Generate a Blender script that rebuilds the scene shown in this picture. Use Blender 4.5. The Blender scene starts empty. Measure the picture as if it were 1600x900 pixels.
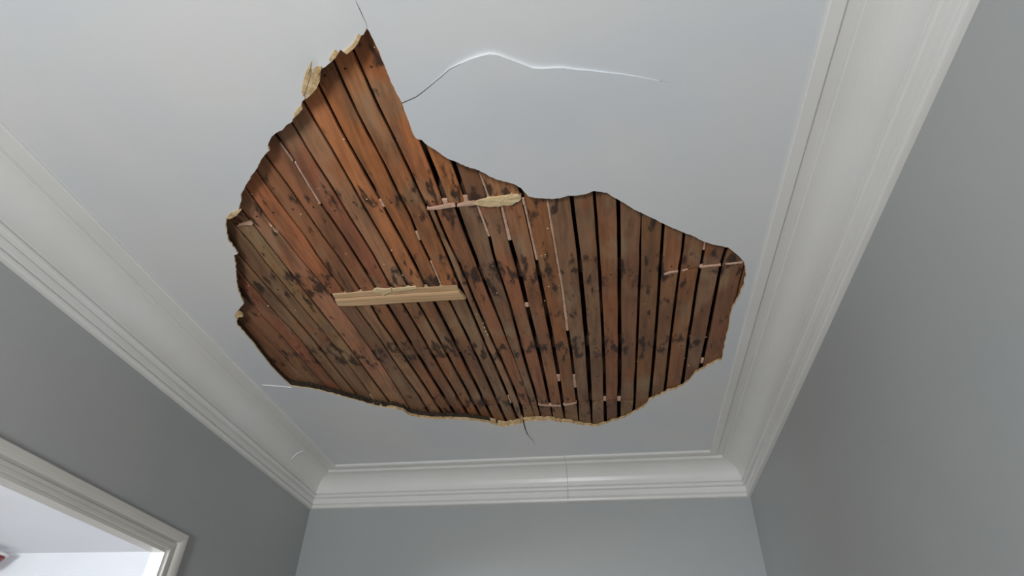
import bpy, bmesh, math, random
from mathutils import Vector, Matrix, noise as mnoise
from mathutils.geometry import delaunay_2d_cdt
random.seed(7)
S = bpy.context.scene
COL = S.collection

# ------------------------------------------------------------------ camera
EYE = 1.65                      # camera height above the floor
H = 1.0                         # ceiling above the camera
CX, CY = 800.0, 450.0
ZV, YV = (842.0, -805.0), (980.0, 1195.0)     # vanishing points: vertical, room length
FPX = math.sqrt(-((ZV[0]-CX)*(YV[0]-CX) + (ZV[1]-CY)*(YV[1]-CY)))
AZ = Vector((ZV[0]-CX, ZV[1]-CY, FPX)).normalized()
AY = Vector((YV[0]-CX, YV[1]-CY, FPX)).normalized()
AX = AY.cross(AZ)
cam = bpy.data.cameras.new('camera'); camo = bpy.data.objects.new('camera', cam); COL.objects.link(camo)
cam.sensor_width = 36; cam.lens = FPX/1600*36; cam.clip_start = 0.01
rot = Matrix(((AX[0], -AX[1], -AX[2]), (AY[0], -AY[1], -AY[2]), (AZ[0], -AZ[1], -AZ[2])))
camo.matrix_world = Matrix.Translation((0, 0, EYE)) @ rot.to_4x4()
S.camera = camo

# ------------------------------------------------------------------ world, light, exposure
W = bpy.data.worlds.new('World'); S.world = W; W.use_nodes = True
bg = W.node_tree.nodes['Background']; bg.inputs[0].default_value = (0.75, 0.85, 1.0, 1); bg.inputs[1].default_value = 0.6
def area(name, loc, direction, sx, sy, power, col):
    l = bpy.data.lights.new(name, 'AREA'); l.shape = 'RECTANGLE'; l.size = sx; l.size_y = sy
    l.energy = power; l.color = col
    o = bpy.data.objects.new(name, l); COL.objects.link(o); o.location = loc
    o.rotation_euler = Vector(direction).to_track_quat('-Z', 'Y').to_euler()
    return o
# daylight in the side window behind the camera, in the end window, and in the room next door
area('end_window_daylight', (-0.42, -1.27, EYE-0.25), (-0.12, 1, 0.28), 0.34, 0.5, 39.5, (0.965, 0.985, 1.0))
area('next_room_daylight', (-2.55, 0.02, EYE+0.38), (-0.12, 1, 0.75), 0.8, 0.66, 86, (0.90, 0.95, 1.0))
S.view_settings.view_transform = 'Standard'
S.view_settings.look = 'None'
S.view_settings.exposure = 0.0
S.view_settings.gamma = 1.0
S.view_settings.use_curve_mapping = False

# ------------------------------------------------------------------ helpers
def ray(px, py):
    v = Vector((px-CX, py-CY, FPX)); return Vector((v.dot(AX), v.dot(AY), v.dot(AZ)))
def at(px, py, h=H):                       # the point of a level surface h above the eye
    v = ray(px, py); v = v*(h/v.z); return Vector((v.x, v.y, v.z+EYE))
def lat(px, py):                           # the point of the lath surface behind the plaster
    h = H
    for _ in range(3): p = at(px, py, h); h = H+TL(p.x)+0.0005
    return at(px, py, h)
def link(name, me, mat=None, parent=None):
    o = bpy.data.objects.new(name, me); COL.objects.link(o)
    if mat is not None:
        for m in (mat if isinstance(mat, (list, tuple)) else [mat]): me.materials.append(m)
    if parent is not None: o.parent = parent
    return o
def tag(o, label=None, cat=None, kind=None, group=None):
    if label: o['label'] = label
    if cat: o['category'] = cat
    if kind: o['kind'] = kind
    if group: o['group'] = group
    return o
def mesh(name, vs, fs, smooth=False):
    me = bpy.data.meshes.new(name); me.from_pydata([tuple(v) for v in vs], [], fs); me.update()
    if smooth:
        for p in me.polygons: p.use_smooth = True
    return me
def fix_normals(me):
    b = bmesh.new(); b.from_mesh(me); bmesh.ops.recalc_face_normals(b, faces=b.faces); b.to_mesh(me); b.free()
def boxes(name, lst, mat, parent=None):
    vs, fs = [], []
    for (x0, y0, z0, x1, y1, z1) in lst:
        n = len(vs)
        vs += [(x0,y0,z0),(x1,y0,z0),(x1,y1,z0),(x0,y1,z0),(x0,y0,z1),(x1,y0,z1),(x1,y1,z1),(x0,y1,z1)]
        fs += [tuple(n+i for i in f) for f in ((0,3,2,1),(4,5,6,7),(0,1,5,4),(1,2,6,5),(2,3,7,6),(3,0,4,7))]
    return link(name, mesh(name, vs, fs), mat, parent)
def inside(poly, x, y):
    r = False; j = len(poly)-1
    for i in range(len(poly)):
        xi, yi = poly[i][0], poly[i][1]; xj, yj = poly[j][0], poly[j][1]
        if (yi > y) != (yj > y) and x < (xj-xi)*(y-yi)/(yj-yi)+xi: r = not r
        j = i
    return r
def lerp_pts(pts, t):                      # piecewise linear y(t), extrapolating
    if t <= pts[0][0]: a, b = pts[0], pts[1]
    elif t >= pts[-1][0]: a, b = pts[-2], pts[-1]
    else:
        for a, b in zip(pts, pts[1:]):
            if a[0] <= t <= b[0]: break
    return a[1] + (b[1]-a[1])*(t-a[0])/(b[0]-a[0])

# ------------------------------------------------------------------ materials
def new_mat(name):
    m = bpy.data.materials.new(name); m.use_nodes = True
    nt = m.node_tree; return m, nt, nt.nodes['Principled BSDF']
def N(nt, t, **kw):
    n = nt.nodes.new(t)
    for k, v in kw.items(): setattr(n, k, v)
    return n
def pos(nt, scale):
    g = N(nt, 'ShaderNodeNewGeometry'); mp = N(nt, 'ShaderNodeMapping'); mp.inputs['Scale'].default_value = scale
    nt.links.new(g.outputs['Position'], mp.inputs['Vector']); return mp.outputs['Vector']
def noise_node(nt, vec, scale, detail=3, rough=0.55, dist=0):
    n = N(nt, 'ShaderNodeTexNoise'); n.inputs['Scale'].default_value = scale; n.inputs['Detail'].default_value = detail
    n.inputs['Roughness'].default_value = rough; n.inputs['Distortion'].default_value = dist
    nt.links.new(vec, n.inputs['Vector']); return n.outputs['Fac']
def ramp(nt, fac, stops):
    r = N(nt, 'ShaderNodeValToRGB'); e = r.color_ramp.elements
    while len(e) < len(stops): e.new(0.5)
    for el, (p, c) in zip(e, stops):
        el.position = p; el.color = c if len(c) == 4 else (*c, 1)
    nt.links.new(fac, r.inputs['Fac']); return r.outputs['Color']
def mixc(nt, fac, a, b, blend='MIX'):
    m = N(nt, 'ShaderNodeMix', data_type='RGBA', blend_type=blend)
    for sock, v in ((m.inputs[0], fac), (m.inputs[6], a), (m.inputs[7], b)):
        if isinstance(v, (int, float)): sock.default_value = v
        elif isinstance(v, tuple): sock.default_value = v if len(v) == 4 else (*v, 1)
        else: nt.links.new(v, sock)
    return m.outputs[2]
def bump(nt, bs, fac, strength, dist):
    b = N(nt, 'ShaderNodeBump'); b.inputs['Strength'].default_value = strength; b.inputs['Distance'].default_value = dist
    nt.links.new(fac, b.inputs['Height']); nt.links.new(b.outputs['Normal'], bs.inputs['Normal'])
def paint(name, c1, c2, rough, mott=1.6, fine=140, bs_=0.15, bd=0.001):
    m, nt, bs = new_mat(name)
    f = noise_node(nt, pos(nt, (1, 1, 1)), mott, 3)
    nt.links.new(ramp(nt, f, [(0.35, c1), (0.65, c2)]), bs.inputs['Base Color'])
    bs.inputs['Roughness'].default_value = rough
    bump(nt, bs, noise_node(nt, pos(nt, (1, 1, 1)), fine, 3), bs_, bd)
    return m
M_CEIL = paint('ceiling_paint', (0.72, 0.75, 0.785), (0.785, 0.785, 0.775), 0.42, 2.2, 90, 0.10)
M_WALL = paint('grey_wall_paint', (0.405, 0.425, 0.432), (0.435, 0.445, 0.44), 0.55, 1.3, 170, 0.25)
M_TRIM = paint('gloss_trim_paint', (0.78, 0.775, 0.75), (0.82, 0.815, 0.80), 0.28, 3, 60, 0.06)
M_CASE = paint('door_casing_paint', (0.66, 0.65, 0.60), (0.72, 0.71, 0.67), 0.4, 3, 60, 0.08)
M_WHITE = paint('next_room_paint', (0.84, 0.85, 0.87), (0.87, 0.88, 0.90), 0.6)
M_FLOOR = paint('floor_boards_paint', (0.28, 0.19, 0.12), (0.34, 0.23, 0.14), 0.5)
def rough_mat(name, c1, c2, c3, scale, bd):
    m, nt, bs = new_mat(name)
    f = noise_node(nt, pos(nt, (1, 1, 1)), scale, 5, 0.65)
    nt.links.new(ramp(nt, f, [(0.3, c1), (0.52, c2), (0.7, c3)]), bs.inputs['Base Color'])
    bs.inputs['Roughness'].default_value = 0.95
    bump(nt, bs, noise_node(nt, pos(nt, (1, 1, 1)), scale*2.5, 4), 0.8, bd)
    return m
M_PLASTER = rough_mat('raw_brown_coat_plaster', (0.40, 0.26, 0.12), (0.68, 0.49, 0.26), (0.80, 0.65, 0.42), 60, 0.003)
M_KEY = rough_mat('pink_plaster_key', (0.60, 0.36, 0.25), (0.74, 0.48, 0.35), (0.80, 0.60, 0.46), 90, 0.002)
M_CHUNK = rough_mat('yellow_plaster_chunk', (0.70, 0.50, 0.26), (0.80, 0.62, 0.36), (0.85, 0.70, 0.46), 70, 0.003)
M_EDGE_DARK = rough_mat('dark_plaster_edge', (0.02, 0.015, 0.010), (0.05, 0.036, 0.024), (0.11, 0.08, 0.05), 80, 0.003)  # darker plaster tone for the left and lower-left broken edge
M_DARK = rough_mat('crack_grime', (0.05, 0.04, 0.03), (0.08, 0.065, 0.05), (0.12, 0.10, 0.08), 60, 0.001)
M_JOIST = rough_mat('old_joist_wood', (0.06, 0.03, 0.018), (0.10, 0.05, 0.03), (0.14, 0.08, 0.045), 20, 0.002)
M_NAIL = rough_mat('rusty_nail', (0.03, 0.018, 0.012), (0.05, 0.03, 0.02), (0.09, 0.05, 0.03), 200, 0.0005)

JOIST_Y = (0.62, 0.965, 1.265, 1.63, 2.0, 2.34)
def lath_material():
    m, nt, bs = new_mat('weathered_lath_wood'); L = nt.links
    oi = N(nt, 'ShaderNodeObjectInfo')
    g1 = noise_node(nt, pos(nt, (60, 4, 60)), 1.6, 4, 0.6)              # long grain
    col = mixc(nt, 1.0, oi.outputs['Color'], ramp(nt, g1, [(0.25, (0.62, 0.56, 0.52)), (0.5, (1.0, 1.0, 1.0)), (0.8, (1.22, 1.16, 1.10))]), 'MULTIPLY')
    g2 = noise_node(nt, pos(nt, (9, 5, 9)), 1.0, 3, 0.6)                # grey lime bloom
    col = mixc(nt, ramp(nt, g2, [(0.52, (0, 0, 0)), (0.72, (0.75, 0.75, 0.75))]), col, (0.36, 0.25, 0.145))
    g5 = noise_node(nt, pos(nt, (14, 6, 14)), 1.3, 3, 0.6)              # reddish stain
    col = mixc(nt, ramp(nt, g5, [(0.55, (0, 0, 0)), (0.70, (0.55, 0.55, 0.55))]), col, (0.33, 0.105, 0.03))
    g6 = noise_node(nt, pos(nt, (26, 4.5, 26)), 1.0, 4, 0.6)             # water-darkened patches
    col = mixc(nt, ramp(nt, g6, [(0.46, (0, 0, 0)), (0.68, (0.72, 0.72, 0.72))]), col, (0.135, 0.066, 0.036))
    # mould and iron spots, thick along the nailing lines
    geo = N(nt, 'ShaderNodeNewGeometry'); sp = N(nt, 'ShaderNodeSeparateXYZ'); L.new(geo.outputs['Position'], sp.inputs[0])
    acc = None
    for yj in JOIST_Y[1:5]:
        a = N(nt, 'ShaderNodeMath', operation='SUBTRACT'); L.new(sp.outputs['Y'], a.inputs[0]); a.inputs[1].default_value = yj
        b = N(nt, 'ShaderNodeMath', operation='ABSOLUTE'); L.new(a.outputs[0], b.inputs[0])
        c = N(nt, 'ShaderNodeMapRange'); L.new(b.outputs[0], c.inputs[0])
        c.inputs[1].default_value = 0.02; c.inputs[2].default_value = 0.11; c.inputs[3].default_value = 1; c.inputs[4].default_value = 0
        if acc is None: acc = c.outputs[0]
        else:
            d = N(nt, 'ShaderNodeMath', operation='MAXIMUM'); L.new(acc, d.inputs[0]); L.new(c.outputs[0], d.inputs[1]); acc = d.outputs[0]
    g3 = noise_node(nt, pos(nt, (48, 17, 48)), 1.0, 3, 0.55)
    wide = noise_node(nt, pos(nt, (3.2, 2.6, 3.2)), 1.0, 2)
    k = N(nt, 'ShaderNodeMath', operation='MULTIPLY_ADD'); L.new(acc, k.inputs[0]); k.inputs[1].default_value = 0.125; L.new(g3, k.inputs[2])
    k2 = N(nt, 'ShaderNodeMath', operation='MULTIPLY_ADD'); L.new(wide, k2.inputs[0]); k2.inputs[1].default_value = 0.30; L.new(k.outputs[0], k2.inputs[2])
    spot = ramp(nt, k2.outputs[0], [(0.79, (0, 0, 0)), (0.89, (0.9, 0.9, 0.9))])
    col = mixc(nt, spot, col, (0.035, 0.018, 0.012))
    g4 = noise_node(nt, pos(nt, (55, 40, 55)), 1.0, 2)                  # plaster dust
    col = mixc(nt, ramp(nt, g4, [(0.72, (0, 0, 0)), (0.80, (0.5, 0.5, 0.5))]), col, (0.55, 0.38, 0.26))
    L.new(col, bs.inputs['Base Color']); bs.inputs['Roughness'].default_value = 0.62
    bump(nt, bs, noise_node(nt, pos(nt, (150, 10, 150)), 1.0, 4), 0.5, 0.0015)
    return m
M_LATH = lath_material()
def fresh_wood():
    m, nt, bs = new_mat('fresh_sawn_wood')
    f = noise_node(nt, pos(nt, (5, 160, 80)), 1.0, 4)
    nt.links.new(ramp(nt, f, [(0.3, (0.50, 0.31, 0.16)), (0.5, (0.66, 0.43, 0.24)), (0.7, (0.76, 0.54, 0.32))]), bs.inputs['Base Color'])
    bs.inputs['Roughness'].default_value = 0.7
    bump(nt, bs, f, 0.5, 0.001)
    return m
M_FRESH = fresh_wood()
def flat(name, c, r=0.5):
    m, nt, bs = new_mat(name)
    f = noise_node(nt, pos(nt, (1, 1, 1)), 12, 2)
    nt.links.new(ramp(nt, f, [(0.3, tuple(x*0.85 for x in c)), (0.7, c)]), bs.inputs['Base Color'])
    bs.inputs['Roughness'].default_value = r; return m
M_RED = flat('dark_red_glass', (0.28, 0.015, 0.02), 0.25)
M_BRASS = flat('white_enamel', (0.8, 0.78, 0.75), 0.35)

# ------------------------------------------------------------------ room shell
DL, DR = 1.3105, 0.558           # side walls left and right of the camera
YB = lambda x: 2.5743 - 0.0170*x # end wall, slightly out of square
YF = -1.35
ZC = EYE + H
# walls as boxes around their openings
x0, x1 = -DL-0.03, -DL
DY0, DY1, DZ = 0.86, 1.755, EYE+0.470         # doorway
zt = ZC+0.40
tag(boxes('wall_left', [(x0, YF, 0, x1, DY0, zt), (x0, DY0, DZ, x1, DY1, zt), (x0, DY1, 0, x1, 2.75, zt)], M_WALL), kind='structure')
tag(boxes('wall_right', [(DR, YF, 0, DR+0.12, 2.75, zt)], M_WALL), kind='structure')
vs = []
for x in (-DL, DR):
    for y in (YB(x), YB(x)+0.13):
        for z in (0, zt): vs.append((x, y, z))
wb = link('wall_back', mesh('wall_back', vs, [(0,1,5,4),(2,6,7,3),(0,4,6,2),(1,3,7,5),(0,2,3,1),(4,5,7,6)]), M_WALL); fix_normals(wb.data)
tag(wb, kind='structure')
fx0, fx1, fz0, fz1 = -0.68, -0.16, EYE-0.60, EYE+0.10
tag(boxes('wall_front', [(-DL, YF-0.12, 0, fx0, YF, zt), (fx1, YF-0.12, 0, DR, YF, zt), (fx0, YF-0.12, 0, fx1, YF, fz0), (fx0, YF-0.12, fz1, fx1, YF, zt)], M_WALL), kind='structure')
tag(boxes('floor', [(-5.0, YF, -0.1, DR, 3.9, 0)], M_FLOOR), kind='structure')
tag(boxes('floor_upper_light_block', [(-5.0, YF-0.12, ZC+0.22, DR+0.12, 3.9, ZC+0.30)], M_JOIST), kind='structure')  # unseen deck over the joists, added to keep the space above the laths dark
def wframe(name, lst): tag(boxes(name, lst, M_TRIM), kind='structure')
wframe('window_1', [(fx0, YF-0.10, fz0, fx0+0.04, YF-0.06, fz1), (fx1-0.04, YF-0.10, fz0, fx1, YF-0.06, fz1), (fx0+0.04, YF-0.10, fz0, fx1-0.04, YF-0.06, fz0+0.04), (fx0+0.04, YF-0.10, fz1-0.04, fx1-0.04, YF-0.06, fz1)])

# room next door, seen through the doorway
NY = 3.765
tag(boxes('wall_adjoining_back', [(-5.0, NY, 0, x0, NY+0.1, ZC+0.05)], M_WHITE), kind='structure')
tag(boxes('wall_adjoining_left', [(-5.0, 0.2, 0, -4.9, NY, ZC+0.05)], M_WHITE), kind='structure')
tag(boxes('wall_adjoining_front', [(-4.9, 0.1, 0, -3.0, 0.2, ZC+0.05), (-2.1, 0.1, 0, x0, 0.2, ZC+0.05), (-3.0, 0.1, 0, -2.1, 0.2, EYE), (-3.0, 0.1, EYE+0.75, -2.1, 0.2, ZC+0.05)], M_WHITE), kind='structure')
tag(boxes('wall_adjoining_right', [(x0-0.01, 0.2, 0, x0, DY0, ZC), (x0-0.01, DY0, DZ, x0, DY1, ZC), (x0-0.01, DY1, 0, x0, NY, ZC)], M_WHITE), kind='structure')
tag(boxes('ceiling_adjoining', [(-4.9, 0.2, ZC, x0, NY, ZC+0.05)], M_WHITE), kind='structure')

# ------------------------------------------------------------------ crown moulding (p out from wall, d down from ceiling)
prof = [(0.148, 0.0), (0.148, 0.006), (0.145, 0.009), (0.122, 0.010), (0.120, 0.0085), (0.119, 0.0012), (0.095, 0.0012), (0.094, 0.011), (0.091, 0.0125), (0.088, 0.0125)]
ca, cb = (0.088, 0.0125), (0.024, 0.077)
for i in range(0, 15):
    t = i/14*math.pi/2
    prof.append((cb[0] + (ca[0]-cb[0])*(1-math.sin(t)), cb[1] - (cb[1]-ca[1])*math.cos(t)))
prof += [(0.024, 0.080), (0.020, 0.0815)]
for i in range(7):
    t = -math.pi/2 + i/6*math.pi
    prof.append((0.018+0.007*math.cos(t), 0.0905+0.008*math.sin(t)))
prof += [(0.012, 0.1005), (0.012, 0.104), (0.0155, 0.1055), (0.0145, 0.122), (0.010, 0.124)]
for i in range(7):
    t = -math.pi/2 + i/6*math.pi
    prof.append((0.008+0.008*math.cos(t), 0.134+0.0085*math.sin(t)))
prof += [(0.0, 0.1435), (0.0, 0.0)]
def crown(name, fa, fb, mat, nseg=1):
    vs, fs = [], []; n = len(prof)
    for s in range(nseg+1):
        for (p, d) in prof:
            a, b = Vector(fa(p)), Vector(fb(p)); q = a.lerp(b, s/nseg); vs.append((q.x, q.y, ZC-d))
    for s in range(nseg):
        for i in range(n-1):
            fs.append((s*n+i, s*n+i+1, (s+1)*n+i+1, (s+1)*n+i))
    for s in (0, nseg): fs.append(tuple(s*n+i for i in range(n)))
    for s in range(nseg): fs.append((s*n, (s+1)*n, (s+1)*n+n-1, s*n+n-1))
    me = mesh(name, vs, fs); fix_normals(me)
    o = link(name, me, mat); tag(o, kind='structure')
    return o
Lc = lambda p: (-DL+p, YB(-DL+p)-p)
Rc = lambda p: (DR-p, YB(DR-p)-p)
XJ = -0.167                       # butt joint in the end wall's moulding
crown('trim_1', lambda p: (-DL+p, YF), Lc, M_TRIM)
crown('trim_2', Lc, lambda p: (XJ-0.0005, YB(XJ)-p), M_TRIM)
crown('trim_3', lambda p: (XJ+0.0005, YB(XJ)-p-0.001), Rc, M_TRIM)
crown('trim_4', lambda p: (DR-p, YF), Rc, M_TRIM)

# ------------------------------------------------------------------ ceiling plaster with the hole
HOLE = [(573,43),(578,50),(584,62),(592,80),(603,107),(612,130),(622,150),(628,161),(634,178),(639,190),(643,202),(647,212),(650,216),(659,219),(668,227),(680,234),(692,243),(702,249),(716,254),(728,260),(742,264),(752,268),(764,275),(778,281),(795,285),(806,289),(814,294),(820,301),(826,307),(836,309),(850,310),(866,311),(876,309),(888,306),(905,305),(916,303),(928,298),(938,300),(948,301),(957,307),(966,312),(978,319),(992,328),(1005,334),(1020,341),(1036,349),(1052,357),(1068,363),(1084,369),(1096,376),(1110,381),(1126,384),(1138,387),(1147,394),(1155,401),(1163,410),(1165,420),(1166,430),(1162,438),(1164,446),(1158,455),(1154,466),(1146,478),(1142,492),(1140,508),(1136,520),(1133,533),(1131,545),(1129,555),(1127,563),(1117,566),(1105,573),(1094,579),(1085,584),(1078,593),(1067,603),(1056,608),(1041,612),(1030,618),(1014,625),(1010,631),(1000,640),(990,645),(976,652),(965,656),(952,660),(940,664),(928,666),(910,665),(890,661),(870,659),(855,657),(838,658),(822,659),(812,662),(800,665),(785,667),(774,664),(762,660),(745,658),(725,656),(700,655),(675,655),(655,652),(640,649),(630,642),(615,638),(600,637),(585,634),(570,629),(550,624),(530,618),(510,613),(490,608),(470,605),(455,603),(445,594),(436,586),(425,574),(412,558),(400,542),(390,530),(380,518),(370,507),(370,498),(368,490),(374,483),(381,474),(376,463),(372,452),(370,440),(369,425),(368,412),(365,400),(371,396),(364,385),(357,377),(355,365),(352,352),(354,342),(360,335),(372,330),(377,315),(376,305),(382,292),(392,276),(402,262),(412,243),(420,236),(418,228),(424,213),(440,203),(456,190),(462,180),(470,168),(473,158),(480,147),(490,135),(496,130),(496,118),(500,107),(507,100),(514,95),(524,86),(530,79),(533,72),(540,76),(550,71),(556,62),(562,54),(568,52)]
outline = []
for i, a in enumerate(HOLE):
    b = HOLE[(i+1) % len(HOLE)]
    L = math.hypot(b[0]-a[0], b[1]-a[1]); n = max(1, round(L/4.0))
    ragged = 1.0 if (a[0] < 570 and a[1] < 520) or (a[1] > 430 and a[0] > 770) else 0.45
    for k in range(n):
        t = k/n; j = 0.9*ragged if (k or 1) else 0
        outline.append((a[0]+(b[0]-a[0])*t+random.uniform(-j, j), a[1]+(b[1]-a[1])*t+random.uniform(-j, j)))
hole_w = [at(*p) for p in outline]
CRACK = [(628,161),(637,157),(650,151),(662,142),(676,130),(690,118),(703,106),(720,97),(736,90),(750,85),(765,82),(776,83),(790,88),(806,94),(822,100),(832,104),(848,105),(866,104),(880,104),(900,107),(922,109),(945,112),(970,115),(1000,120),(1030,126),(1052,130)]
crack_w = [at(*p) for p in CRACK]
cx_pts = [(p.x, p.y) for p in crack_w]
STEP = [(crack_w[0].x, 0.0), (crack_w[5].x, 0.0022), (crack_w[9].x, 0.0065), (crack_w[12].x, 0.0055), (crack_w[15].x, 0.006), (crack_w[20].x, 0.0035), (crack_w[-1].x, 0.0)]
BUL = at(488, 40)
def sag(x, y, far=None):
    z = 0.0
    if cx_pts[0][0] <= x <= cx_pts[-1][0]:
        dy = y - lerp_pts(cx_pts, x)
        if far is None: far = dy > 1e-6
        if far: z += max(0, lerp_pts(STEP, x))*math.exp(-(max(dy, 0)/0.16)**2)
    # swollen plaster beside the tip of the hole
    u = (x-BUL.x)/0.075; v = (y-BUL.y)/0.20
    if u < 0: u *= 3.2
    z += 0.014*math.exp(-(u*u+v*v)**1.5)
    return z
verts2, edges, idx = [], [], {}
def addv(x, y): verts2.append(Vector((x, y))); return len(verts2)-1
rect = [addv(-DL, YF), addv(DR, YF), addv(DR, YB(DR)), addv(-DL, YB(-DL))]
for i in range(4): edges.append((rect[i], rect[(i+1) % 4]))
hv = [addv(p.x, p.y) for p in hole_w]
for i in range(len(hv)): edges.append((hv[i], hv[(i+1) % len(hv)]))
ci0 = min(range(len(hole_w)), key=lambda i: (hole_w[i]-crack_w[0]).length)
crack_w[0] = hole_w[ci0].copy(); cx_pts[0] = (crack_w[0].x, crack_w[0].y); STEP[0] = (crack_w[0].x, 0.0)
cv = [hv[ci0]] + [addv(p.x, p.y) for p in crack_w[1:]]
for a, b in zip(cv, cv[1:]): edges.append((a, b))
hp = [(p.x, p.y) for p in hole_w]
def near(x, y, lst, d):
    return any((x-q[0])**2+(y-q[1])**2 < d*d for q in lst)
gy = 0.36
while gy < 2.55:
    gx_ = -DL+0.03
    step = 0.028 if gy < 1.05 else 0.06
    while gx_ < DR-0.02:
        if not inside(hp, gx_, gy) and not near(gx_, gy, hp, 0.010) and not near(gx_, gy, cx_pts, 0.010) and gy < YB(gx_)-0.02: addv(gx_, gy)
        gx_ += step
    gy += step
ov, oe, of, _, _, _ = delaunay_2d_cdt(verts2, edges, [], 0, 1e-6)[:6]
cset = {}
for p in crack_w[1:-1]:
    i = min(range(len(ov)), key=lambda k: (ov[k].x-p.x)**2+(ov[k].y-p.y)**2); cset[i] = None
V3 = [Vector((v.x, v.y, ZC)) for v in ov]
for i, v in enumerate(ov):
    V3[i].z = ZC - sag(v.x, v.y, far=False if i in cset else None)
for i in list(cset):
    cset[i] = len(V3); V3.append(Vector((ov[i].x, ov[i].y, ZC-sag(ov[i].x, ov[i].y, far=True))))
faces, mats = [], []
for f in of:
    c = sum((ov[i] for i in f), Vector((0, 0)))/len(f)
    if inside(hp, c.x, c.y): continue
    f = list(f)
    if any(i in cset for i in f) and cx_pts[0][0] <= c.x <= cx_pts[-1][0] and c.y > lerp_pts(cx_pts, c.x):
        f = [cset.get(i, i) for i in f]
    # face down
    a, b, d = (V3[i] for i in f[:3])
    if (b-a).cross(d-a).z > 0: f.reverse()
    faces.append(tuple(f)); mats.append(0)
order = sorted(cset, key=lambda i: ov[i].x)
for a, b in zip(order, order[1:]):
    q = []
    for k in (a, b, cset[b], cset[a]): q.append(len(V3)); V3.append(V3[k].copy())
    faces.append(tuple(q)); mats.append(2)
# broken edge of the plaster, rising to the laths
def TL(x): return 0.029 + (0.0085-0.029)*min(1, max(0, (x+0.50)/0.55))
hidx = []
for p in hole_w:
    hidx.append(min(range(len(ov)), key=lambda k: (ov[k].x-p.x)**2+(ov[k].y-p.y)**2))
nh = len(hole_w)
ring0 = []
for k in hidx: ring0.append(len(V3)); V3.append(V3[k].copy())
rings = [ring0]
area2 = sum(hp[i][0]*hp[(i+1) % nh][1]-hp[(i+1) % nh][0]*hp[i][1] for i in range(nh))
sgn = 1 if area2 > 0 else -1
dark_lv = []
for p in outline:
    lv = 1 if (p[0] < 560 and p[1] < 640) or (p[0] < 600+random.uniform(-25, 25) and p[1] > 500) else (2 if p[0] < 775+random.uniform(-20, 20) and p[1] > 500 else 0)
    dark_lv.append(lv)
for r, fr in enumerate((0.1, 0.38, 0.72, 1.0)):
    ring = []
    for i in range(nh):
        a, b = Vector(hp[i-1]), Vector(hp[(i+1) % nh]); t = (b-a).normalized()
        nrm = Vector((-t.y, t.x))*sgn                      # into the hole
        k = mnoise.noise(Vector((hp[i][0]*40, hp[i][1]*40, r*3.1)))
        dz = fr*TL(hp[i][0])
        off = (0.0012 if r == 0 else 0.0) + 0.0022*k + (0.0008 if r == 1 else 0) - 0.0005*r - (0.004*r if dark_lv[i] == 1 else 0.0015*r if dark_lv[i] == 2 else 0)
        ring.append(len(V3)); V3.append(Vector((hp[i][0]+nrm.x*off, hp[i][1]+nrm.y*off, ZC+dz)))
    rings.append(ring)
for ra, rb in zip(rings, rings[1:]):
    for i in range(nh):
        j = (i+1) % nh
        f = (ra[i], ra[j], rb[j], rb[i])
        faces.append(f if sgn < 0 else f[::-1]); mats.append(3 if (dark_lv[i] == 1 and ra is not ring0) or (dark_lv[i] == 2 and ra in rings[2:]) else 1)
me = mesh('ceiling', V3, faces)
me.materials.append(M_CEIL); me.materials.append(M_PLASTER); me.materials.append(M_CEIL); me.materials.append(M_EDGE_DARK)
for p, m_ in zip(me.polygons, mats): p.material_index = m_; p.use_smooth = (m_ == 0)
ceil = link('ceiling', me); tag(ceil, kind='structure')
# plaster carries on above the painted face, so no light leaks round it
def prism(name, pix, z0, z1, mat, parent, tilt=0.0, jitter=0.0, on_lath=False):
    w = [(lat(*p) if on_lath else at(*p)) for p in pix]; n = len(w); c = sum(w, Vector())/n
    vs = [(p.x, p.y, p.z+z0-(0 if on_lath else sag(p.x, p.y))+tilt*(p.x-c.x)+random.uniform(-jitter, jitter)) for p in w] + [(p.x, p.y, p.z+z1) for p in w] + [(c.x, c.y, c.z+z0-(0 if on_lath else sag(c.x, c.y))-abs(jitter)*1.2)]
    fs = [(2*n, i, (i+1) % n) for i in range(n)] + [tuple(range(2*n-1, n-1, -1))]
    fs += [(i, n+i, n+(i+1) % n, (i+1) % n) for i in range(n)]
    m_ = mesh(name, vs, fs); fix_normals(m_); return link(name, m_, mat, parent)
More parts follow.
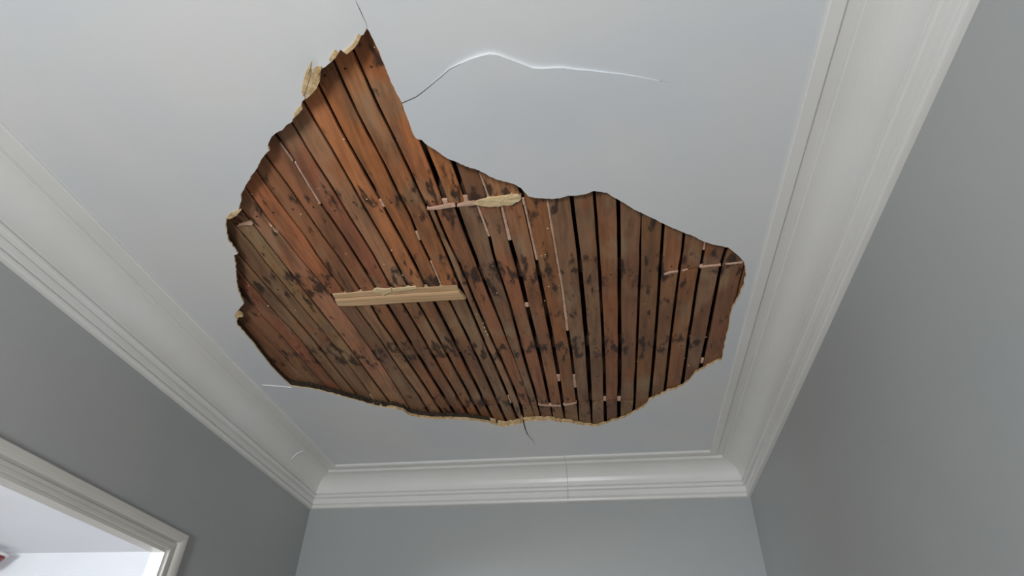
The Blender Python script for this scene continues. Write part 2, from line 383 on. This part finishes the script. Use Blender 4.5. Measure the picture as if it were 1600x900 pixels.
# flakes hanging on at the tip of the hole
for pix, tl in (([(490,89),(489,97),(487.5,107),(481,130),(474.5,150),(472,142),(474,126),(478,113),(483,102)], 0.04),
                ([(490,107),(495.5,100),(504.4,97),(504,104),(501,112),(500,125),(495,137),(487,146.5),(478,154),(480,138),(485,122)], 0.02),
                ([(516.7,86),(521,77),(525.5,71),(531.5,74.5),(527.5,82),(521,89)], 0.03),
                ([(537.8,74),(549,68),(555,60),(561,49.5),(565,54),(560,64.5),(553.5,72),(544,78.5)], 0.02),
                ([(459,184),(461,175),(466,168),(471,164),(473,170),(466,178)], 0.02),
                ([(353,341),(361,332),(371,328),(377,328),(370,336),(360,341)], 0.02),
                ([(367,492),(372,486),(378,490),(380,494),(373,495),(371,500)], 0.02)):
    prism('plaster_flake', pix, -0.0022, 0.004, M_PLASTER, ceil, tl, 0.0004)
def ribbon(name, pts, widths, z, mat, parent, lift=0.0006, zf=None):
    vs, fs = [], []
    P3 = [at(*p) for p in pts]
    for i, p in enumerate(P3):
        a = P3[max(0, i-1)]; b = P3[min(len(P3)-1, i+1)]; t = (b-a); t.z = 0; t.normalize(); nn = Vector((-t.y, t.x, 0))*widths[i]*0.5
        zz = z if zf is None else zf(p)
        vs += [(p.x-nn.x, p.y-nn.y, zz), (p.x, p.y, zz-lift), (p.x+nn.x, p.y+nn.y, zz)]
    for i in range(len(P3)-1):
        fs += [(3*i, 3*i+1, 3*i+4, 3*i+3), (3*i+1, 3*i+2, 3*i+5, 3*i+4)]
    return link(name, mesh(name, vs, fs), mat, parent)
ribbon('crack', CRACK[:8], [0.0022, 0.0018, 0.0016, 0.0015, 0.0013, 0.0011, 0.0008, 0.0002], ZC, M_DARK, ceil, 0.0004, lambda p: ZC-sag(p.x, p.y, True)-0.0003)
ribbon('crack', [(817,655),(819,663),(821,671),(824,678),(827,682),(832,687),(836,695)], [0.005,0.005,0.0042,0.0035,0.0025,0.002,0.0005], ZC-0.0003, M_DARK, ceil)
ribbon('crack', [(556,0),(560,8),(564,17),(568,26),(572,34),(574,42)], [0.0006,0.001,0.0012,0.001,0.0006,0.0004], ZC, M_JOIST, ceil, 0.0003, lambda p: ZC-sag(p.x, p.y)-0.0004)
ribbon('raised_paint_edge', [(410,601),(418,601.5),(430,602.5),(442,603.5),(456,605)], [0.001,0.005,0.006,0.006,0.004], ZC-0.0002, M_TRIM, ceil, 0.003)

# ------------------------------------------------------------------ laths
G = {  # gap centre lines between laths, traced down the ceiling, and gap width
 'oo': ([(340,470),(351,496),(396,537),(455,604)], 2),
 'o': ([(360,478),(379,496),(424,537.5),(443.5,557),(464.5,579.5),(481,594.5),(505,618)], 1.6),
 'n': ([(375,458),(389.5,473.5),(445,532),(481,573.5),(511,608),(530,630)], 1.6),
 'm': ([(365,414),(380.5,433),(397,451),(428.5,488.5),(470.5,532),(493,563),(515.5,590),(541,620)], 2.2),
 'l': ([(362,386),(377.5,403),(415,446.5),(451,487),(490,532),(503.5,549.5),(524.5,577),(563,625)], 3.2),
 'k': ([(371.5,358),(392.5,382),(407.5,403),(431.5,431.5),(457,463),(514,530.5),(535,557),(551.5,581),(572.5,609.5),(590.5,633.5)], 2.2),
 'j': ([(374,325),(395.5,352),(418,382),(436,404.5),(470.5,449.5),(502,490),(536,532),(565,570.5),(583,596),(602.5,621.5),(618,643)], 3.4),
 'i': ([(372,279),(391,305.5),(421,347.5),(451,382),(467.5,404.5),(499,440.5),(512.5,458.5),(524.5,473.5),(547,502),(565,527.5),(577,542),(595,567.5),(615,600),(640,640)], 2.6),
 'h': ([(400,266.5),(418,293.5),(445,329.5),(475,368.5),(498,404.5),(515.5,427),(535,452.5),(560,487),(594.5,533.5),(627,582.5),(649.5,612.5),(672,648.5)], 3.2),
 'g': ([(421,253),(451,293.5),(472,323.5),(505,371.5),(531,406),(562,454),(579.5,478),(594.5,505),(614,532),(634.5,563),(664.5,606.5),(694.5,651.5)], 4.4),
 'f': ([(433,215.5),(458.5,251.5),(482.5,292),(500.5,320.5),(532,364),(560,408),(585.5,449.5),(605,478),(638,532),(672,587),(714,653)], 5.0),
 'e': ([(455.5,193),(490,250),(514,287),(548.5,344.5),(578.5,391),(587,406),(611,451),(629,475),(662,532),(693,585.5),(733.5,653)], 4.2),
 'd': ([(481,172),(517,232),(548,287),(578.5,341),(587,355),(616,406),(638,449.5),(653,475),(671,506),(685,531.5),(726,605),(751.5,653)], 4.4),
 'c': ([(508,155),(539.5,217),(578.5,285),(594.5,314.5),(600.5,326.5),(626,373),(645,408),(663.5,443.5),(678.5,473.5),(708.5,532),(735,585.5),(771,657.5)], 5.2),
 'b': ([(523.5,101.5),(553,168),(580,220),(591.5,239.5),(614,286),(642,341.5),(656,377.5),(671,406),(687.5,443.5),(702.5,472),(732,531),(753,575),(790.5,659)], 4.6),
 'a': ([(550.5,77.5),(590,166),(623,232),(651.5,293.5),(666.5,324),(690,380),(704,412),(716,442),(726.5,464.5),(740,496),(755,531),(780,587),(808.5,654.5)], 4.6),
 'A1': ([(659,221.5),(687.5,293.5),(698,323)], 9), 'A2': ([(707,251.5),(722,293.5),(730,318)], 8),
 'A3': ([(747.5,266.5),(755,286),(764,312)], 4), 'A4': ([(806,285),(815,308)], 2.5),
 'B1': ([(678.5,326.5),(683,338.5),(695,368.5),(714,407),(728,436),(738.5,464.5),(744.5,478),(768,531),(793.5,585.5),(813,632),(819,659)], 4.4),
 'B2': ([(711.5,320.5),(725,358),(743,405),(768.5,472),(782,505),(793,535),(808.5,573.5),(825,620),(837,655)], [7,7,7,5,2.5,2.5,1.5,1.2,1.2]),
 'B3': ([(746,322),(764,370),(770,395.5),(779,425.5),(795,470.5),(813,536),(822,570.5),(838.5,623),(845,655)], [5,5,5,4,4,4.5,5,5,1.5]),
 'B4': ([(783.5,322),(796.5,376),(808,413.5),(822,473.5),(838.5,537),(859,630),(864,656)], [6,7,8,7,6,4,1.2]),
 'B5': ([(816.7,310),(838.5,407.5),(849,464.5),(864,537),(879,630),(883,660)], [6,6,6.5,6,6,1.2]),
 'B6': ([(855,313),(870,402),(879,452.5),(887,519),(891,540),(901.5,626),(905,662)], [4,4,4,5,4.5,4.5,1.2]),
 'B7': ([(893,310),(905.5,407),(917,537),(923,627),(925,660)], [6,7,7,6,1.5]),
 'B8': ([(928.5,299.5),(936,407),(943,537),(946,660)], 4.8),
 'B9': ([(966,311.5),(967.7,407),(968.5,537),(967,655)], 6),
 'B10': ([(1002,330),(1001,386),(1000.7,407),(995.5,537),(991.5,628.5),(990,645)], [1.2,3.5,4.2,4.2,4,4]),
 'B11': ([(1037,350.5),(1033,407),(1024.5,528),(1016,622)], 5.4),
 'B12': ([(1069.5,364),(1066,400),(1062,421),(1048.3,528),(1039.5,608.5)], 4.6),
 'B13': ([(1102,379),(1096,414),(1093.5,421),(1076.5,528),(1066,604)], 5),
 'B14': ([(1135.5,388),(1130,407),(1127,415),(1104.5,531),(1098,562),(1092,590)], 6),
 'B15': ([(1168,400),(1160,425),(1135,534),(1128,570)], 2.2),
 'B16': ([(1205,400),(1195,425),(1166,534),(1158,570)], 2),
}
def gap(n, y):
    pts, w = G[n]
    x = lerp_pts([(p[1], p[0]) for p in pts], y)
    if isinstance(w, (int, float)): return x, w
    yy = min(max(y, pts[0][1]), pts[-1][1])
    return x, max(1.0, lerp_pts([(p[1], ww) for p, ww in zip(pts, w)], yy))
J1 = lambda x: lerp_pts([(660, 327), (711, 320.5), (760, 315), (815, 309)], x)
J2 = lambda x: lerp_pts([(1036, 428.5), (1074, 421), (1126, 414), (1161, 410)], x)
J3 = lambda x: lerp_pts([(813, 636), (842, 633), (876, 634), (902, 629), (946, 625.5), (990, 625.5)], x)
JT = lambda x: 459.5-(x-518)*0.0735
JB = lambda x: 477.0-(x-526)*0.055
J4 = lambda x: 350.5-(x-380)*0.05
def ZL(x): return ZC+TL(x)+0.0005
TONES = {'or': (0.50, 0.185, 0.070), 'br': (0.36, 0.150, 0.070), 'tp': (0.35, 0.195, 0.100), 'rd': (0.38, 0.140, 0.070), 'dk': (0.22, 0.100, 0.052), 'lt': (0.47, 0.225, 0.110), 'db': (0.27, 0.125, 0.060), 'dt': (0.28, 0.155, 0.082), 'do': (0.34, 0.135, 0.052)}  # d tones, lower and right: darker stained wood plus light fall-off put into colour
laths = []
NAIL = None
def nail_mesh():
    vs = [(0, 0, -0.0008)] + [(0.0028*math.cos(k*math.pi/4), 0.0028*math.sin(k*math.pi/4), -0.0004) for k in range(8)] + [(0.0028*math.cos(k*math.pi/4), 0.0028*math.sin(k*math.pi/4), 0.001) for k in range(8)]
    fs = [(0, 1+(k+1) % 8, 1+k) for k in range(8)] + [(1+k, 1+(k+1) % 8, 9+(k+1) % 8, 9+k) for k in range(8)]
    me = mesh('nail', vs, fs); me.materials.append(M_NAIL); return me
NAIL = nail_mesh()
def solve(jf, n, side):                    # where a joint crosses one edge of a lath
    y = jf(gap(n, 400)[0])
    for _ in range(12):
        x, w = gap(n, y); y = jf(x)
    return y
def lath(l, r, top=None, bot=None, tone='br', dt=0.0, db=0.0):
    ys = [y for y in range(0, 720, 3) if any(inside(HOLE, gap(l, y)[0]+k*(gap(r, y)[0]-gap(l, y)[0]), y) for k in (0.03, 0.25, 0.5, 0.75, 0.97))]
    if not ys: return
    y0, y1 = min(ys)-38, max(ys)+22
    # stop where extrapolated lines would pinch
    yl0 = solve(top, l, 0)+dt if top else y0
    yr0 = solve(top, r, 0)+dt if top else y0
    yl1 = solve(bot, l, 0)-db if bot else y1
    yr1 = solve(bot, r, 0)-db if bot else y1
    n = max(3, int(max(yl1-yl0, yr1-yr0)/26))
    vs = []; tiltl, tiltr = random.uniform(0, 0.0022), random.uniform(0, 0.0022)
    for k in range(n+1):
        t = k/n
        ya, yb = yl0+(yl1-yl0)*t, yr0+(yr1-yr0)*t
        xa, wa = gap(l, ya); xb, wb = gap(r, yb)
        xa += wa/2+random.uniform(-0.4, 0.4); xb -= wb/2+random.uniform(-0.4, 0.4)
        if xb < xa+2: xb = xa+2
        a = lat(xa, ya); b = lat(xb, yb)
        d = (b-a); e = d*(0.0022/max(d.length, 0.006))
        za, zb = a.z+tiltl, b.z+tiltr
        vs += [(a.x, a.y, za+0.0012), (a.x+e.x, a.y+e.y, za), (b.x-e.x, b.y-e.y, zb), (b.x, b.y, zb+0.0012), (a.x, a.y, a.z+0.0085), (b.x, b.y, b.z+0.0085)]
    fs = []
    ring = [0, 1, 2, 3, 5, 4]
    for k in range(n):
        for q in range(6):
            i, j = ring[q], ring[(q+1) % 6]
            fs.append((6*k+i, 6*k+j, 6*k+6+j, 6*k+6+i))
    fs += [tuple(ring), tuple(6*n+i for i in ring[::-1])]
    me = mesh('lath', vs, fs); fix_normals(me)
    o = link('lath', me, M_LATH, ceil)
    c = TONES[tone]; v = random.uniform(0.88, 1.12)
    o.color = (c[0]*v, c[1]*v*random.uniform(0.96, 1.06), c[2]*v*random.uniform(0.92, 1.1), 1)
    # nails at the joists
    for yj in JOIST_Y:
        for k in range(n):
            m0 = (Vector(vs[6*k+1])+Vector(vs[6*k+2]))/2; m1 = (Vector(vs[6*k+7])+Vector(vs[6*k+8]))/2
            if m0.y <= yj < m1.y and (Vector(vs[6*k+1])-Vector(vs[6*k+2])).length > 0.018:
                t = (yj-m0.y)/(m1.y-m0.y); c0 = m0.lerp(m1, t)
                if not inside(hp, c0.x, c0.y): continue
                nl = link('nail', NAIL, None, o)
                f = random.uniform(0.3, 0.7); e0 = Vector(vs[6*k+1]).lerp(Vector(vs[6*k+2]), f); e1 = Vector(vs[6*k+7]).lerp(Vector(vs[6*k+8]), f)
                q = e0.lerp(e1, min(1, max(0, t+random.uniform(-0.25, 0.25)))); nl.location = q
    laths.append(o); return o
# left of the joints: long laths
lath('oo', 'o', tone='db'); lath('o', 'n', tone='db'); lath('n', 'm', tone='rd'); lath('m', 'l', tone='dt'); lath('l', 'k', tone='dt')
lath('k', 'j', bot=J4, db=1, tone='br'); lath('k', 'j', top=J4, dt=1.5, tone='tp'); lath('j', 'i', tone='lt')
for l, r, t1, t2 in (('i','h','or','dt'), ('h','g','br','tp'), ('g','f','br','br'), ('f','e','rd','db'), ('e','d','lt','br'), ('d','c','or','db'), ('c','b','or','db'), ('b','a','or','dt')):
    lath(l, r, bot=JT, db=0, tone=t1); lath(l, r, top=JB, dt=0, tone=t2)
# above the broken joint
for l, r, t in (('a','A1','or'), ('A1','A2','or'), ('A2','A3','dk'), ('A3','A4','lt')): lath(l, r, bot=J1, db=2, tone=t)
# below it
for l, r, t, jt in (('a','B1','tp',1), ('B1','B2','br',1), ('B2','B3','dt',1), ('B3','B4','br',1), ('B4','B5','br',1), ('B5','B6','do',0), ('B6','B7','dt',0), ('B7','B8','dt',0), ('B8','B9','do',0), ('B9','B10','db',0)):
    if l == 'a': lath(l, r, top=J1, dt=2, tone=t); continue
    lath(l, r, top=J1 if jt else None, dt=2, bot=J3, db=0.8, tone=t)
    lath(l, r, top=J3, dt=1.2, tone=random.choice(('db', 'dt', 'dk')))
lath('B10', 'B11', tone='db')
for l, r, t1, t2 in (('B11','B12','br','db'), ('B12','B13','db','do'), ('B13','B14','dk','dk'), ('B14','B15','db','dk'), ('B15','B16','dk','dk')):
    lath(l, r, bot=J2, db=1.2, tone=t1); lath(l, r, top=J2, dt=1.2, tone=t2)
# joists above the laths
for y in JOIST_Y:
    boxes('joist', [(-DL+0.01, y-0.024, ZC+0.0400, DR-0.01, y+0.024, ZC+0.218)], M_JOIST, ceil)

# plaster squeezed between laths (keys), in joints, and crumbs
def key(n, ya, yb, frac=0.8, shift=0.0, mat=None, drop=0.0015):
    k = max(2, int((yb-ya)/6)); vs, fs = [], []
    for i in range(k+1):
        y = ya+(yb-ya)*i/k; x, w = gap(n, y); w = max(w, 2.2)*frac*random.uniform(0.8, 1.1); x += shift
        a, b = lat(x-w/2, y), lat(x+w/2, y); c = (a+b)/2
        z = c.z+drop+random.uniform(-0.0006, 0.0006)
        vs += [(a.x, a.y, z+0.001), (c.x, c.y, z-0.001), (b.x, b.y, z+0.001), (a.x, a.y, c.z+0.008), (b.x, b.y, c.z+0.008)]
    ring = [0, 1, 2, 4, 3]
    for i in range(k):
        for q in range(5):
            p, r = ring[q], ring[(q+1) % 5]; fs.append((5*i+p, 5*i+r, 5*i+5+r, 5*i+5+p))
    fs += [tuple(ring), tuple(5*k+i for i in ring[::-1])]
    me = mesh('plaster_key', vs, fs); fix_normals(me); return link('plaster_key', me, mat or M_KEY, ceil)
for a in (('f', 224, 253, 0.35, -2.5), ('f', 255, 319, 0.6), ('b', 364, 376, 0.8), ('b', 410, 443, 0.6, 0.5), ('A1', 313, 321, 0.9), ('A2', 308, 316, 0.9), ('A3', 270, 312, 0.8),
          ('B3', 323, 370, 0.75), ('B4', 322, 376, 0.75), ('B5', 312, 322, 0.7), ('B5', 324, 407, 0.6, 0.6), ('B6', 313, 517, 0.9), ('B13', 379, 391, 0.8), ('B6', 588, 606, 0.9), ('B5', 588, 596, 0.8),
          ('B4', 476, 480, 0.9), ('a', 620, 630, 0.5), ('k', 618, 634, 1.3), ('B8', 622, 627, 1.0), ('B9', 622, 627, 1.0), ('c', 314, 324, 1.0), ('B15', 530, 560, 0.5), ('B14', 562, 568, 0.7), ('i', 350, 364, 1.8, -3)):
    key(*a)
def slab(name, pix, mat, z0, z1, jit): return prism(name, pix, z0, z1, mat, ceil, 0.0, jit, True)
slab('plaster_key', [(667,325.5),(680,323),(694,320),(696,313),(699,319),(710,317.5),(712,322.5),(700,324.5),(685,327),(668,328)], M_KEY, -0.001, 0.008, 0.0005)
slab('plaster_key', [(714,320),(724,316.5),(729,310),(733,314.5),(742,313),(745,318),(740,320.5),(726,321.5),(714,323)], M_KEY, -0.001, 0.008, 0.0005)
slab('plaster_chunk', [(743,313.5),(752,311),(762,308.5),(772,307.5),(785,306),(797,304),(799,300),(803,303.5),(809,303),(814,306),(815,309),(811,312.5),(805,315),(801,318.5),(793,320),(785,319),(779,322),(774,320.5),(766,321.5),(752,320.5),(743,319)], M_CHUNK, -0.004, 0.008, 0.0009)
for pix in ([(1037,428),(1046,424.5),(1059,423),(1060,425),(1047,427),(1039,430)], [(1066,422.5),(1074,420),(1075,421.5),(1067,424)], [(1092,416.5),(1108,414.8),(1126,413),(1126.5,415.3),(1110,417),(1094,419)], [(1133,411.5),(1148,409.8),(1161,408.5),(1161,411),(1148,412.3),(1134,414)],
            [(841,632),(860,632.5),(876,633.5),(876,635.5),(858,635),(842,633.8)], [(880,632),(890,630.5),(901,628.5),(901,630.3),(890,632.8),(881,634)], [(372,350),(380,347.5),(388,346),(395,349),(394,352),(384,351),(374,353)]):
    slab('plaster_key', pix, M_KEY, -0.0006, 0.008, 0.0003)
slab('plaster_key', [(803,662),(806,657),(812,655),(815,648),(817,652),(816,659),(810,664)], M_PLASTER, -0.006, 0.001, 0.001)
slab('plaster_key', [(517,616),(521,612.5),(528,612),(535,613.5),(534,618.5),(526,618)], M_KEY, -0.008, 0.001, 0.001)
bm = bmesh.new(); bmesh.ops.create_icosphere(bm, subdivisions=1, radius=1)
for v in bm.verts: v.co *= random.uniform(0.7, 1.25)
cme = bpy.data.meshes.new('plaster_crumb'); bm.to_mesh(cme); bm.free(); cme.materials.append(M_CHUNK)
for x, y, s in ((419,478,3.2),(405,490,2.2),(461,485,1.8),(388,447,1.8),(520,517,1.4),(372,353,2),(393,303,2.5),(424,353,3),(430,361,2.4),(573,311,2.5),(612,391,2.6),(600,413,1.8),(629,430,2),(856,357,2.4),(846,400,2.2),(852,398,2),(857,448,2.6),(874,446,1.6),(770,416,1.6),(776,458,2),(851,470,2),(1076,571,2.6),(1070,560,1.4),(1078,525,1.5),(1103,527,1.8),(745,491,1.6),(744,520,1.6),(537,218,2.4),(470,335,2),(498,318,2),(996,565,1.8),(584,56,1.2),(585,74,1.6),(757,512,2.6),(759,518,2.8),(762,523,2.4),(755,505,2.0)):
    c = link('plaster_crumb', cme, None, ceil); p = lat(x, y); r = s*0.0011
    c.location = (p.x, p.y, p.z+r*0.1); c.scale = (r, r, r*0.6); c.rotation_euler = (0, 0, random.uniform(0, 6))

# pale sawn strips let in where the laths were cut
def strip(name, pix_top, pix_bot, z, mat, parent):
    vs, fs = [], []
    for (a, b) in zip(pix_top, pix_bot):
        A, B = lat(*a), lat(*b); d = (B-A)*0.12
        vs += [(A.x, A.y, A.z+z+0.002), (A.x+d.x, A.y+d.y, A.z+z), (B.x-d.x, B.y-d.y, B.z+z), (B.x, B.y, B.z+z+0.002), (A.x, A.y, A.z+0.0085), (B.x, B.y, B.z+0.0085)]
    ring = [0, 1, 2, 3, 5, 4]; n = len(pix_top)-1
    for k in range(n):
        for q in range(6):
            i, j = ring[q], ring[(q+1) % 6]; fs.append((6*k+i, 6*k+j, 6*k+6+j, 6*k+6+i))
    fs += [tuple(ring), tuple(6*n+i for i in ring[::-1])]
    me = mesh(name, vs, fs); fix_normals(me); return link(name, me, mat, parent)
root = bpy.data.objects.new('wood_filler_strip', None); COL.objects.link(root); 
tag(root, 'pale fresh-sawn wooden strip set across the dark laths near the middle of the hole', 'wood strip')
strip('upper_slat', [(519,459.5),(545,457.5),(584,454),(630,450.5),(675,447.5),(714,445)], [(523,466.5),(548,465),(586,462.5),(632,459),(677,456),(716,453.5)], -0.0005, M_FRESH, root)
strip('lower_slat', [(523.5,467.2),(548,465.7),(586,463.2),(632,459.7),(677,456.7),(717,454)], [(529,477.5),(552,477.5),(588,476),(633,472.5),(678,470),(728,467)], -0.004, M_FRESH, root)
pl = prism('plaster_residue', [(583,452.5),(590,450),(602,451),(611,450.5),(612,455),(604,458),(600,461),(594,457),(585,456.5)], -0.003, 0.004, M_CHUNK, root, 0, 0.0008, True)
pl = prism('plaster_residue', [(613,450.5),(622,449.5),(634,448),(650,446.5),(652,450),(640,452.5),(628,453.5),(615,455)], -0.003, 0.004, M_CHUNK, root, 0, 0.0008, True)

# ------------------------------------------------------------------ doorway: casing and jamb
door = bpy.data.objects.new('door_1', None); COL.objects.link(door); tag(door, kind='structure')
CW, CD = 0.056, 0.020
def casing(name, horizontal):
    # profile across the casing: from the opening outward (w), projection (e)
    pr = [(0, 0.0), (0, 0.009), (0.002, 0.011), (0.010, 0.011), (0.012, 0.009), (0.022, 0.009), (0.024, 0.004), (0.027, 0.004), (0.029, 0.015), (0.034, 0.018), (0.042, CD), (CW-0.002, CD), (CW, CD-0.002), (CW, 0)]
    vs, fs = [], []; n = len(pr)
    if horizontal:
        ends = (lambda w: (DY0-w, DZ+w), lambda w: (DY1+w, DZ+w))
    elif horizontal is None:
        ends = (lambda w: (DY0-w, DZ+w), lambda w: (DY0-w, 0.0))
    else:
        ends = (lambda w: (DY1+w, DZ+w), lambda w: (DY1+w, 0.0))
    for e_ in ends:
        for (w, p) in pr:
            y, z = e_(w); vs.append((-DL+p, y, z))
    for i in range(n-1): fs.append((i, i+1, n+i+1, n+i))
    fs += [tuple(range(n)), tuple(range(2*n-1, n-1, -1)), (0, n, 2*n-1, n-1)]
    me = mesh(name, vs, fs); fix_normals(me); return link(name, me, M_CASE, door)
casing('head_casing', True); casing('side_casing', False); casing('side_casing', None)
boxes('jamb', [(x0-0.012, DY1-0.008, 0, -DL+0.002, DY1-0.0002, DZ)], M_TRIM, door)
boxes('jamb', [(x0-0.012, DY0+0.0002, 0, -DL+0.002, DY0+0.008, DZ)], M_TRIM, door)
boxes('head_jamb', [(x0-0.012, DY0+0.008, DZ-0.008, -DL+0.002, DY1-0.008, DZ-0.0002)], M_CASE, door)

# scuffed white scratch on the left moulding's cove
def on_cove(px, py):                       # meets the left moulding's cove
    v = ray(px, py); best = None
    for (p, d) in prof[10:25]:
        q = v*((-DL+p)/v.x); e = abs(q.z-(H-d))
        if best is None or e < best[0]: best = (e, Vector((q.x, q.y, q.z+EYE)), p, d)
    return best[1]
sc = [on_cove(*p) for p in ((455,716),(460,711),(466,706.5),(473,704),(482,702.5))]
vs, fs = [], []
for i, p in enumerate(sc):
    o_ = Vector((0.0024, 0, -0.0024)); w = 0.0045*(0.3 if i in (0, 4) else 1)
    vs += [p+o_*0.6+Vector((0, -w, 0)), p+o_*1.6, p+o_*0.6+Vector((0, w, 0))]
for i in range(len(sc)-1): fs += [(3*i, 3*i+1, 3*i+4, 3*i+3), (3*i+1, 3*i+2, 3*i+5, 3*i+4)]
link('paint_scratch', mesh('paint_scratch', vs, fs), M_WHITE, bpy.data.objects['trim_1'])

# ------------------------------------------------------------------ red pendant shade in the next room
def lathe(name, pr, mat, parent, seg=24):
    vs, fs = [], []
    for (r, z) in pr:
        for k in range(seg): vs.append((r*math.cos(2*math.pi*k/seg), r*math.sin(2*math.pi*k/seg), z))
    for i in range(len(pr)-1):
        for k in range(seg): fs.append((i*seg+k, i*seg+(k+1) % seg, (i+1)*seg+(k+1) % seg, (i+1)*seg+k))
    me = mesh(name, vs, fs, True); fix_normals(me); return link(name, me, mat, parent)
v = ray(-16, 868); v = v*(3.6/v.y)
lamp = bpy.data.objects.new('pendant_lamp', None); COL.objects.link(lamp)
lamp.location = (v.x, v.y, v.z+EYE)
tag(lamp, 'dark red pendant lamp with white rim, cut off at the left edge through the doorway', 'lamp')
lathe('shade', [(0.012, -0.075), (0.035, -0.068), (0.065, -0.035), (0.085, 0.0), (0.080, 0.0), (0.06, -0.03)], M_RED, lamp)
lathe('rim', [(0.080, 0.0), (0.098, 0.004), (0.102, 0.012), (0.092, 0.018), (0.02, 0.03), (0.0, 0.03)], M_BRASS, lamp)
lathe('stem', [(0.006, 0.028), (0.006, ZC-lamp.location.z)], M_BRASS, lamp)
